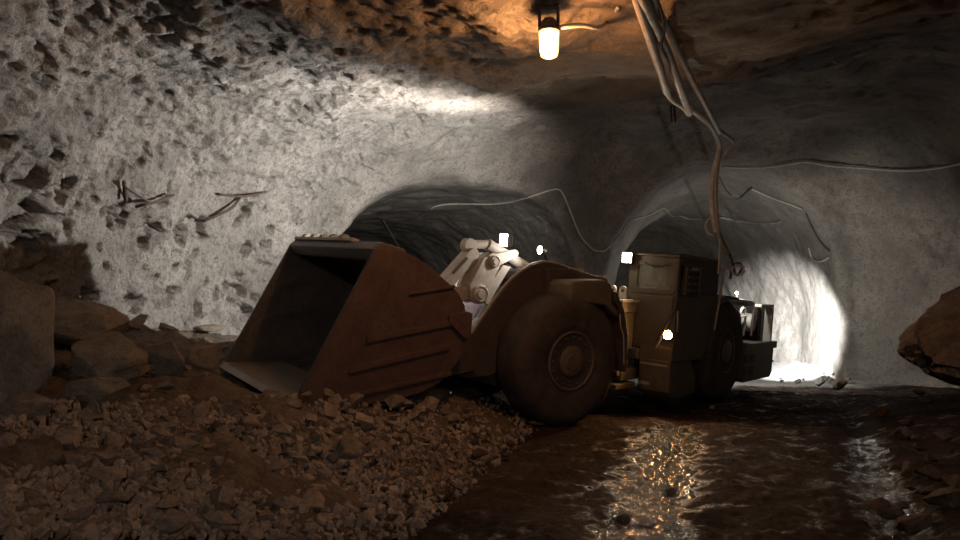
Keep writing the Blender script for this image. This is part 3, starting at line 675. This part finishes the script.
# --- lamps on the machine, each a housing and a lens, with a real light just in front
M['lens_cool'] = emis('headlight_lens', (.86, .89, 1.0), 120)
M['lens_warm'] = emis('warm_lens', (1.0, .80, .58), 18)
M['lens_cab'] = emis('cab_lens', (1.0, .93, .72), 140)
M['lens_amber'] = emis('amber_lens', (1.0, .50, .17), 110)
def spot(fr, name, p, d, e, col, ang=160, blend=.6, r=.05):
    l = bpy.data.lights.new(name, 'SPOT'); l.energy = e; l.color = col; l.spot_size = R(ang); l.spot_blend = blend; l.shadow_soft_size = r
    o = bpy.data.objects.new(name, l); C.objects.link(o); o.location = FW(fr, *p); o.rotation_euler = FD(fr, *d).normalized().to_track_quat('-Z', 'Y').to_euler(); return o
def point(name, loc, e, col, r=.06):
    l = bpy.data.lights.new(name, 'POINT'); l.energy = e; l.color = col; l.shadow_soft_size = r
    o = bpy.data.objects.new(name, l); C.objects.link(o); o.location = loc; return o
def lampbox(fr, name, c, sz, d, lens, lensname='lens', rnd=False, parent=None):
    """housing facing along +along (d=1), -along (d=-1) or outward (d=0)"""
    s, n, z = c; m = MB(); h = sz/2
    if rnd:
        ax = 'x' if d else 'y'; k = d or 1
        m.lathe([(.001, -.09*k), (h*.7, -.085*k), (h*1.12, -.01*k), (h*1.12, .012*k), (h, .012*k)], c, ax, 20); o = part(fr, name, m, 'dark')
        m = MB(); m.lathe([(h, 0), (h, .014*k), (h*.6, .026*k), (.001, .03*k)], c, ax, 20); part(fr, lensname, m, lens, 'glowing lens', o)
    else:
        m.box(s-.10*d if d > 0 else s, s if d > 0 else s-.10*d, n-h-.012, n+h+.012, z-h-.012, z+h+.012); o = part(fr, name, m, 'dark', None, bevel=.01)
        m = MB(); m.box(min(s-.005, s+.012*d), max(s-.005, s+.012*d), n-h, n+h, z-h, z+h); part(fr, lensname, m, lens, 'glowing lens', o)
    return o
lampbox('f', 'headlight', (.08, -.35, 2.50), .18, 1, 'lens_cool')
m = MB(); m.tube([(.02, -.35, 2.41), (.02, -.35, 2.0)], .025, 8); part('f', 'lamp_post', m, 'dark')
lampbox('f', 'headlight', (.03, .50, 2.375), .12, 1, 'lens_warm', rnd=True)
m = MB(); m.tube([(-.02, .50, 2.34), (-.04, .66, 2.12)], .018, 8); part('f', 'lamp_post', m, 'dark')
lampbox('r', 'cab_light', (2.46, .47, 2.40), .15, 1, 'lens_cab')
m = MB(); m.box(2.3, 2.40, .42, .52, 2.30, 2.36); part('r', 'lamp_bracket', m, 'dark')
lampbox('r', 'marker_light', (2.36, 1.22, 1.24), .14, 1, 'lens_amber', rnd=True)
lampbox('r', 'rear_light', (-2.78, .95, 1.60), .14, -1, 'lens_cool')
m = MB(); m.tube([(-1.5, .9, 1.80), (-1.5, .9, 1.93)], .015, 6); bc_ = part('r', 'beacon', m, 'engine'); m = MB(); m.lathe([(.001, 1.925), (.03, 1.93), (.035, 1.96), (.001, 1.985)], (-1.5, .9, 0), 'z', 12); part('r', 'lens', m, 'lens_warm', 'small glowing lamp', bc_)
# ------------------------------------------------------------------ rocks
def hull_rock(seed, n=18, sq=(1, .8, .65), rnd=.0, sub=0, amp=.0):
    rg = np.random.default_rng(seed); P = rg.normal(size=(n, 3)); P /= np.linalg.norm(P, axis=1, keepdims=True)
    P *= rg.uniform(.72, 1.0, (n, 1)); P *= np.array(sq)*.5
    bm = bmesh.new(); vs = [bm.verts.new(p) for p in P]; r = bmesh.ops.convex_hull(bm, input=vs)
    bmesh.ops.delete(bm, geom=[v for v in bm.verts if not v.link_faces], context='VERTS')
    bmesh.ops.dissolve_limit(bm, angle_limit=R(12), verts=bm.verts, edges=bm.edges)
    if rnd: bmesh.ops.bevel(bm, geom=list(bm.edges), offset=rnd, segments=2, affect='EDGES', profile=.6, clamp_overlap=True)
    bmesh.ops.triangulate(bm, faces=bm.faces)
    for _ in range(sub): bmesh.ops.subdivide_edges(bm, edges=list(bm.edges), cuts=1, use_grid_fill=True)
    if amp:
        bm.normal_update(); Q = np.array([v.co for v in bm.verts]); d = fbm(Q*2.6+seed, 4, seed)*amp+.5*amp*facets(Q*4+seed, seed, .7)[0]
        for v, k in zip(list(bm.verts), d): v.co += v.normal*float(k)
    me = bpy.data.meshes.new('rock'); bm.to_mesh(me); bm.free(); return me
def place_rock(name, me, loc, size, rot, mat=None):
    o = bpy.data.objects.new(name, me); C.objects.link(o); o.location = loc; o.scale = size; o.rotation_euler = rot
    return o
# boulders: measured (x, y) of the base centre, width and height in px, squash, label
def boulder(k, x, yb, wpx, hpx, label, yaw=0., tilt=0., depth=.8, n=20, sink=.06, mat='boulder', dist=None, round_=.07, cat='boulder', name='boulder'):
    p = ground_at(x, yb) if dist is None else at(x, yb, dist)
    s = p[1]/FPX; w_, h_ = wpx*s, hpx*s
    me = hull_rock(500+k, n, (1, 1, 1), round_, 2, .03); me.name = name; me.materials.append(M[mat])
    me.polygons.foreach_set('use_smooth', [True]*len(me.polygons)); me.set_sharp_from_angle(angle=R(35))
    o = place_rock(name, me, (p[0], p[1]+.35*w_*depth, p[2]+h_*(.5-sink)), (w_*1.06, w_*depth, h_*1.06), (tilt, 0, yaw))
    return tag(o, label, cat)
boulder(1, -10, 412, 96, 178, 'tall dark boulder cut by the left picture edge, biggest in the heap', .3, n=14)
boulder(2, 97, 390, 88, 68, 'large rounded brown boulder, widest of the loose heap at left', .1, n=44, round_=.13)
boulder(3, 72, 345, 90, 52, 'lumpy dark boulder behind the large rounded boulder', .7, n=40, round_=.1)
boulder(4, 88, 407, 64, 33, 'low smooth boulder lying below the large rounded boulder', .2, n=40, round_=.12)
boulder(5, 20, 424, 52, 36, 'flat sloping boulder at the foot of the tall dark boulder', .9, n=14)
boulder(6, 160, 378, 60, 42, 'pale angular boulder just right of the large rounded boulder', -.3, n=14)
boulder(7, 196, 370, 44, 32, 'squat angular boulder between the left heap and the bucket', .4, n=14)
boulder(8, 160, 397, 26, 20, 'small upright wedge of rock right of the low smooth boulder', .3, n=12)
boulder(9, 132, 333, 34, 22, 'pale lit boulder at the wall foot, left one of the lit row', .4, n=14)
boulder(10, 166, 334, 22, 17, 'pale lit small boulder at the wall foot, middle one of the lit row', .8, n=12)
boulder(11, 208, 335, 40, 14, 'flat pale lit slab at the wall foot beside the bucket', .2, n=12)
boulder(12, 165, 542, 46, 40, 'large angular rock at the bottom picture edge in the left heap', .5, n=13)
boulder(13, 346, 462, 44, 26, 'pale flat topped angular rock on the heap below the bucket', .9, n=12)
boulder(14, 354, 410, 24, 22, 'upright pointed rock leaning against the bucket bottom', .5, n=10)
boulder(15, 425, 412, 20, 16, 'blocky rock under the middle of the bucket', .5, n=10)
boulder(16, 110, 512, 46, 26, 'flat wedge of rock low in the left heap', .3, n=12)
boulder(17, 250, 478, 26, 24, 'upright block in the middle of the rock heap', .3, n=10)
boulder(18, 478, 462, 24, 14, 'wet dark boulder at the heap foot beside the front wheel', .4, n=14, mat='muck')
boulder(19, 842, 392, 22, 14, 'dark rounded boulder on the road before the right tunnel mouth', .4, n=20, mat='muck', sink=-.05)
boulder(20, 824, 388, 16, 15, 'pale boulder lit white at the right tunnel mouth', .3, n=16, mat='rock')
boulder(21, 625, 531, 19, 17, 'black lump of rock standing in the puddle glare', .3, n=20, mat='muck', sink=-.12)
boulder(22, 674, 502, 16, 13, 'dark lump of rock in the orange lamp reflection', .3, n=20, mat='muck', sink=-.12)
boulder(23, 895, 524, 34, 14, 'low dark stone in the wet rut at lower right', .3, n=18, mat='muck', sink=-.1)
boulder(24, 712, 410, 10, 6, 'small pale stone lying behind the rear wheel contact', .3, n=10, mat='muckrock')
# big slab that juts in at the right, resting on the bank
bm = bmesh.new()
for p in [(3.60, 6.2, 1.00), (3.58, 6.5, 1.16), (3.9, 6.0, .93), (4.3, 5.9, 1.56), (5.5, 5.8, .45), (5.5, 5.8, 2.0), (5.6, 7.4, .4), (5.5, 7.4, 2.1), (4.2, 7.0, .92), (4.3, 7.1, 1.62), (3.85, 6.3, 1.38)]: bm.verts.new((p[0]-4.6, p[1]-6.5, p[2]-1.2))
bmesh.ops.convex_hull(bm, input=list(bm.verts)); bmesh.ops.bevel(bm, geom=list(bm.edges), offset=.06, segments=2, affect='EDGES', clamp_overlap=True); bmesh.ops.triangulate(bm, faces=bm.faces)
for _ in range(3): bmesh.ops.subdivide_edges(bm, edges=list(bm.edges), cuts=1, use_grid_fill=True)
bm.normal_update(); Q = np.array([v.co for v in bm.verts]); d_ = fbm(Q*1.6, 4, 8)*.06+.05*facets(Q*2, 5, .7)[0]
for v, k in zip(list(bm.verts), d_): v.co += v.normal*float(k)
me = bpy.data.meshes.new('boulder'); bm.to_mesh(me); bm.free()
me.materials.append(M['muck']); me.polygons.foreach_set('use_smooth', [True]*len(me.polygons)); me.set_sharp_from_angle(angle=R(35))
slab = place_rock('boulder', me, (4.6, 6.5, 1.2), (1, 1, 1), (0, 0, 0)); tag(slab, 'huge pointed dark boulder jutting in from the right picture edge', 'boulder')
# countable loose rocks on the heap
VAR = [hull_rock(900+k, int(RNG.integers(9, 15)), (1, float(RNG.uniform(.6, .95)), float(RNG.uniform(.45, .8))), .0) for k in range(14)]
for k, me in enumerate(VAR): me.materials.append(M['muckrock'])
groups = {'near': ('broken angular rock on the near left heap, below the boulders', 'loose rocks on the near left heap'),
          'mid': ('broken angular rock on the heap in front of the bucket', 'loose rocks in front of the bucket'),
          'wet': ('dark wet rock at the heap edge beside the road', 'wet rocks along the road edge'),
          'right': ('dark rock on the low bank at lower right', 'rocks on the right bank'),
          'far': ('rock on the heap between the left boulders and the bucket', 'rocks between boulders and bucket'),
          'tunnel': ('pale lit stone on the floor of the right tunnel mouth', 'lit stones in the right tunnel mouth')}
WETV = []
for me in VAR[:6]:
    c = me.copy(); c.materials.clear(); c.materials.append(M['muck']); WETV.append(c)
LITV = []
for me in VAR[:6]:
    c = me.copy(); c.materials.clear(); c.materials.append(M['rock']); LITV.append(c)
def scatter(n, region, key, smin, smax, meshes, minpx=5):
    placed = 0; tries = 0; pts = []
    while placed < n and tries < n*60:
        tries += 1
        x, y = region(); p = ground_at(x, y)
        if p[1] > 22 or abs(p[0]) > 9.5: continue
        s = float(smin+(smax-smin)*RNG.random()**1.7)
        if any((p[0]-a)**2+(p[1]-b)**2 < (.42*(s+c))**2 for a, b, c in pts): continue
        q = LM.inverted() @ Vector(p)                                  # keep clear of the wheels
        bad = False
        for O in (OF, OR):
            for nn_, hh in ((nf, hf) if O is OF else (nr, hr),):
                d = Vector(p)-O
                if abs(d.dot(hh)) < 1.0 and abs(d.dot(nn_)) < 1.6: bad = True
        if bad: continue
        pts.append((p[0], p[1], s)); placed += 1
        me = meshes[int(RNG.integers(len(meshes)))]
        o = place_rock('rock', me, (p[0], p[1], p[2]+s*.27), (s, s*float(RNG.uniform(.8, 1.1)), s*float(RNG.uniform(.7, 1))), tuple(RNG.uniform(-.5, .5, 2))+(float(RNG.uniform(0, 6.28)),))
        tag(o, groups[key][0], 'rock', groups[key][1])
U = lambda a, b: float(RNG.uniform(a, b))
def reg_near():
    return U(0, 240), 408+132*RNG.random()**.8
def reg_mid():
    while True:
        x, y = U(215, 520), U(398, 538)
        if y < 425+max(0, (430-x))*.75 and y > 398+max(0, x-470)*.15: return x, y
def reg_wet():
    while True:
        y = U(432, 538); x = 545-(y-420)*1.18+U(-75, 12)
        return x, y
scatter(92, reg_near, 'near', .10, .32, VAR)
scatter(112, reg_mid, 'mid', .12, .34, VAR)
scatter(26, reg_wet, 'wet', .08, .2, WETV)
scatter(24, lambda: (U(875, 958), U(392, 535)), 'right', .14, .42, WETV)
scatter(24, lambda: (U(140, 262), U(338, 405)), 'far', .08, .26, VAR)
scatter(20, lambda: (U(778, 848), U(362, 384)), 'tunnel', .1, .4, LITV)
# the gravel between them, too small and too many to count
def gravel(name, n, region, smin, smax, mat, seed):
    V = []; F = []; rg = np.random.default_rng(seed); b = 0
    shapes = []
    for me in VAR[:8]: shapes.append((np.array([v.co[:] for v in me.vertices]), [tuple(p.vertices) for p in me.polygons]))
    for _ in range(n):
        x, y = region(); p = ground_at(x, y); s = smin+(smax-smin)*rg.random()**2
        vv, ff = shapes[int(rg.integers(8))]; rm = np.array(Euler(rg.uniform(0, 6.28, 3)).to_matrix())
        V.append((vv*s)@rm.T+p+np.array([0, 0, .15*s])); F += [tuple(i+b for i in f) for f in ff]; b += len(vv)
    me = bpy.data.meshes.new(name); me.from_pydata(np.concatenate(V).tolist(), [], F); me.update(); me.materials.append(M[mat])
    o = bpy.data.objects.new(name, me); C.objects.link(o); return o
def reg_all():
    while True:
        x, y = U(-5, 540), 400+140*RNG.random()
        if y < 425+max(0, (545-x))*.85: return x, y
tag(gravel('gravel', 5200, reg_all, .03, .13, 'muckrock', 5), 'fine brown gravel filling the heap between the loose rocks', 'gravel', kind='stuff')
def reg_road():
    if RNG.random() < .35: return U(780, 955), U(383, 400)
    return U(430, 955), U(405, 538)
tag(gravel('grit', 420, reg_road, .012, .045, 'muck', 6), 'dark wet grit scattered over the road', 'grit', kind='stuff')

# ------------------------------------------------------------------ hanging lamp
LP = at(549, 44, 6.6); Lz = LP[2]
mm = bpy.data.materials.new('lamp_glow'); mm.use_nodes = True; nt = mm.node_tree; nt.nodes.remove(nt.nodes['Principled BSDF'])
e1 = nt.nodes.new('ShaderNodeEmission'); e1.inputs[0].default_value = (1, .42, .11, 1); e1.inputs[1].default_value = 6; e2 = nt.nodes.new('ShaderNodeBsdfTransparent'); e2.inputs[0].default_value = (1, .85, .65, 1)
ad = nt.nodes.new('ShaderNodeAddShader'); nt.links.new(e1.outputs[0], ad.inputs[0]); nt.links.new(e2.outputs[0], ad.inputs[1]); nt.links.new(ad.outputs[0], nt.nodes['Material Output'].inputs[0])
M['lamp_glass'] = mm
lamp = empty('hanging_lamp', LP)
m = MB(); m.lathe([(.060, .12), (.085, .105), (.09, .09), (.085, -.06), (.075, -.11), (.05, -.125), (.001, -.13)], (0, 0, 0), 'z', 24); m.obj('lamp_glass', M['lamp_glass'], lamp, smooth=True)['label'] = 'glowing orange glass jar'
m = MB(); m.lathe([(.001, .235), (.05, .235), (.07, .21), (.075, .16), (.10, .14), (.10, .11), (.085, .10)], (0, 0, 0), 'z', 24); m.obj('lamp_cap', M['rust'], lamp, smooth=True)
m = MB()
for sg in (-1, 1): m.tube([(sg*.085, 0, .16), (sg*.085, 0, .34), (sg*.055, 0, .42), (sg*.055, 0, .62)], .014, 8)
m.tube([(-.085, 0, .34), (.085, 0, .34)], .012, 8); m.tube([(-.055, 0, .46), (.055, 0, .46)], .012, 8); m.obj('bracket', M['rust'], lamp)
tag(lamp, 'glowing orange lamp hanging on a steel bracket from the rock ceiling', 'lamp')
lh = CAVE.ray_cast(Vector(LP), Vector((0, 0, 1)))[0]
m = MB(); m.tube([(0, 0, .60), (0, 0, lh.z-Lz+.1)], .02, 8); m.obj('hanger_rod', M['rust'], lamp)
# ------------------------------------------------------------------ pipes and cables
def cable(name, pts, r, mat, label, cat, group=None, n=7, sub=6):
    m = MB(); m.tube(smooth_path(pts, sub), r, n); o = m.obj(name, M[mat], smooth='all'); return tag(o, label, cat, group)
def onr(pts, off=.05):
    P = [Vector((x, y, 0)) for x, y in pts]; P = smooth_path(P, 5); H = [on_rock(p.x, p.y, off) for p in P]
    for _ in range(2): H = [H[0]]+[(H[i-1]+2*H[i]+H[i+1])/4 for i in range(1, len(H)-1)]+[H[-1]]        # a cable hangs in easy bends, not into each hollow
    return [h-(h-Vector(CAM)).normalized()*.03 for h in H]
cable('lamp_cable', [Vector(LP)+Vector((0, .03, .16)), at(562, 27, 6.62), at(580, 25, 6.7), at(600, 27, 6.9), at(610, 18, 7.4), on_rock(618, 8, .03)], .022, 'cable', 'short pale cable running from the orange lamp to the ceiling', 'cable')
def mid(p, t): return at(p[0], p[1], t*.94)
Ya, Yb = 6.7, 10.2
cable('pipe', [mid((630, -30), 6.2), mid((637.5, 0), 6.6), mid((660, 69), 8.3), mid((667, 92), 9.0)], .046, 'pipe', 'leftmost thick grey pipe of the bundle under the ceiling', 'pipe', n=12, sub=2)
cable('hose', [mid((664, 84), 8.8), mid((667, 92), 9.0), mid((672, 100), 9.4), mid((681, 106), 9.9), mid((688, 112), 10.2)], .032, 'cable', 'short bent hose at the end of the leftmost pipe', 'hose')
cable('pipe', [mid((634, -30), 6.1), mid((643, 0), 6.6), mid((667, 53), 8.1), mid((689, 113), 10.3)], .052, 'pipe', 'middle thick grey pipe of the ceiling bundle, with an open end', 'pipe', n=12, sub=2)
cable('pipe', [mid((646, -25), 6.3), mid((655, 3), 6.9), mid((678, 53), 8.5), mid((719, 132), 12.0)], .040, 'pipe', 'rightmost and longest pipe of the ceiling bundle', 'pipe', n=12, sub=2)
cable('cable', [mid((653, -10), 6.6), mid((660, 10), 7.0), mid((664, 30), 7.4), mid((661, 48), 7.7), mid((668, 62), 8.2), mid((672, 76), 8.8)], .018, 'rust', 'thin rusty chain hanging between the ceiling pipes', 'chain')
cable('hose', [mid((690, 108), 10.2), mid((700, 116), 10.8), mid((711, 126), 11.6), mid((718, 140), 12.3), mid((719, 150), 12.7), mid((714, 172), 12.9), mid((711, 190), 12.9), mid((713, 215), 12.9), mid((716, 232), 12.9)], .042, 'cable', 'thick pale hose drooping down from the pipe bundle', 'hose', n=10)
cable('hose', [mid((716, 128), 11.9), mid((727, 136), 12.2), mid((733, 142), 12.5), mid((728, 148), 12.6), mid((720, 157), 12.8), mid((717, 172), 12.85), mid((716, 200), 12.85), mid((719, 235), 12.9), mid((728, 254), 13.0)], .03, 'pipe', 'thinner hose crossing behind the thick drooping hose', 'hose')
cable('cable', [mid((718, 232), 12.9), mid((720, 245), 12.9), mid((719, 262), 12.9), mid((718, 274), 12.9)], .014, 'cable', 'thin cable hanging straight down above the cab roof', 'cable')
cable('cable', [mid((718, 231), 12.9), mid((726, 247), 13.0), mid((731, 258), 13.1), mid((736, 275), 13.2), mid((742, 268), 13.2), mid((739, 263), 13.2), mid((733, 266), 13.2), mid((730, 279), 13.2)], .022, 'darkcable', 'tangled dark cable end hanging behind the cab', 'cable')
a = [mid((738+6*math.cos(t), 270+5*math.sin(t)), 13.15) for t in np.arange(0, 6.3, .5)]
cable('cable_coil', a, .02, 'cable', 'small round coil of pale cable behind the cab roof', 'cable')
cable('cable', [mid((711, 216), 12.9), mid((706, 225), 12.9), mid((708, 232), 12.9), mid((713, 236), 12.9)], .022, 'cable', 'short pale loop on the left of the drooping hose', 'cable')
for sx, lb_ in ((671, 'left'), (674.5, 'right')):
    cable('hook', [on_rock(sx, 106, -.02), at(sx, 112, on_rock(sx, 106)[1]-.1), at(sx+1, 122, on_rock(sx, 106)[1]-.15)], .018, 'rust', f'{lb_} one of two short steel hooks beside the open pipe end', 'hook')
cable('cable', onr([(720, 178), (727, 192), (738, 199), (748, 191), (752, 188)]), .022, 'darkcable', 'black cable sagging from the drooping hose to the arch', 'cable')
cable('cable', onr([(752, 189), (765, 195), (778, 200), (792, 205), (802, 209)]), .026, 'cable', 'pale cable following the top right of the tunnel arch', 'cable')
cable('cable', onr([(806, 214), (811, 226), (817, 237), (823, 245), (829, 251)]), .025, 'darkcable', 'black cable hanging down the right side of the tunnel arch', 'cable')
cable('cable', onr([(809, 248), (811, 256), (815, 261), (822, 261), (828, 258)]), .022, 'cable', 'small pale loop of cable on the right tunnel wall', 'cable')
cable('cable', [mid((718, 216), 12.9)]+onr([(733, 220), (754, 223), (770, 223), (780, 222)]), .022, 'cable', 'pale cable running right inside the tunnel roof', 'cable')
cable('cable', [mid((714, 218), 12.9)]+onr([(704, 219), (689, 219), (680, 216), (671, 216), (664, 208), (647, 216), (630, 221), (622, 232), (615, 241), (605, 251)]), .022, 'cable', 'wavy pale cable along the left half of the tunnel arch', 'cable')
cable('cable', onr([(605, 251), (598, 251), (592, 249), (580, 235), (571, 213), (563, 194), (555, 189), (530, 197), (499, 204), (461, 204), (436, 206), (418, 218)]), .022, 'cable', 'long grey cable looping over the pillar into the dark tunnel', 'cable')
cable('cable', onr([(383, 220), (390, 232), (397, 244), (402, 252)]), .03, 'cable', 'short straight cable on the dark tunnel wall behind the bucket', 'cable')
cable('cable', onr([(724, 167), (750, 168), (780, 166), (805, 162), (830, 166), (860, 168), (905, 171), (940, 168), (975, 160)]), .022, 'cable', 'long thin grey cable along the dark ceiling to the right edge', 'cable')
# steel straps and bolts sticking out of the left wall
def bar(pts, r, lb_, name='rock_bolt', out=.1):
    P = [Vector(on_rock(x, y, o)) for x, y, o in pts]
    return cable(name, P, r, 'rust', lb_, 'bolt', n=6, sub=3)
bar([(136, 207, .10), (146, 204, .16), (156, 202, .18), (174, 195, .16)], .022, 'dark bent bolt sticking out of the grey wall, below a thin rod')
bar([(124, 186, .10), (136, 194, .13), (149, 202, .14)], .018, 'thin slanting rod above the dark bent bolt on the wall')
bar([(124, 182, .08), (125, 190, .10), (126, 200, .10)], .03, 'short upright steel stub at the top of the thin rod')
bar([(218, 194, .05), (232, 196, .10), (246, 196, .10), (266, 192, .06)], .022, 'long level bolt on the grey wall left of the bucket top')
bar([(203, 221, .02), (218, 215, .10), (232, 208, .12), (240, 198, .06)], .026, 'slanting bolt crossing under the long level bolt')

# ------------------------------------------------------------------ lights
COOL = (.86, .92, 1.0)
hb = spot('f', 'headlight_beam', (.13, -.40, 2.64), (1, -.40, .80), 1600, (1.0, .975, .935), 178, .5, .04)
hb.rotation_euler = Vector((-.92, .36, .12)).to_track_quat('-Z', 'Y').to_euler()
spot('f', 'second_headlight_beam', (.10, .50, 2.40), (1, -.5, -.30), 42, (1, .94, .88), 150, .6, .05)
spot('r', 'cab_beam', (2.53, .47, 2.40), (1, 0, -.15), 110, (1, .88, .66), 160, .5, .06)
spot('r', 'marker_beam', (2.42, 1.23, 1.24), (1, .3, 0), 75, (1, .5, .2), 170, .5, .06)
spot('r', 'rear_beam', (-2.86, .95, 1.60), (-1, -.13, -.12), 32000, (.97, .985, 1.0), 42, 1., .05)
spot('r', 'rear_fill', (-2.80, .95, 1.72), (-1, -.1, -.2), 380, (1.0, .96, .90), 160, .6, .05)  # added wide fill beside the rear light, lifts the right wall
point('engine_lamp_light', FW('r', -1.5, 1.08, 2.02), 34, (1, .97, .92), .03)
point('lamp_light', (LP[0], LP[1], LP[2]), 140, (1.0, .54, .26), .08)
point('foreground_fill', (1.2, -4.2, 3.0), 400, (1, .82, .73), .2)  # added fill behind the camera, brightens the foreground; no lamp stands there
# ------------------------------------------------------------------ render look
w = bpy.data.worlds.new('world'); S.world = w; w.use_nodes = True; w.node_tree.nodes['Background'].inputs[0].default_value = (0, 0, 0, 1)
S.view_settings.view_transform = 'Standard'; S.view_settings.look = 'None'; S.view_settings.gamma = 1; S.view_settings.use_curve_mapping = False
S.view_settings.exposure = 0.0
try:
    S.cycles.use_denoising = True; S.cycles.max_bounces = 8; S.cycles.diffuse_bounces = 5; S.cycles.sample_clamp_indirect = 6; S.cycles.blur_glossy = .3
    S.cycles.caustics_reflective = False; S.cycles.caustics_refractive = False
except Exception: pass
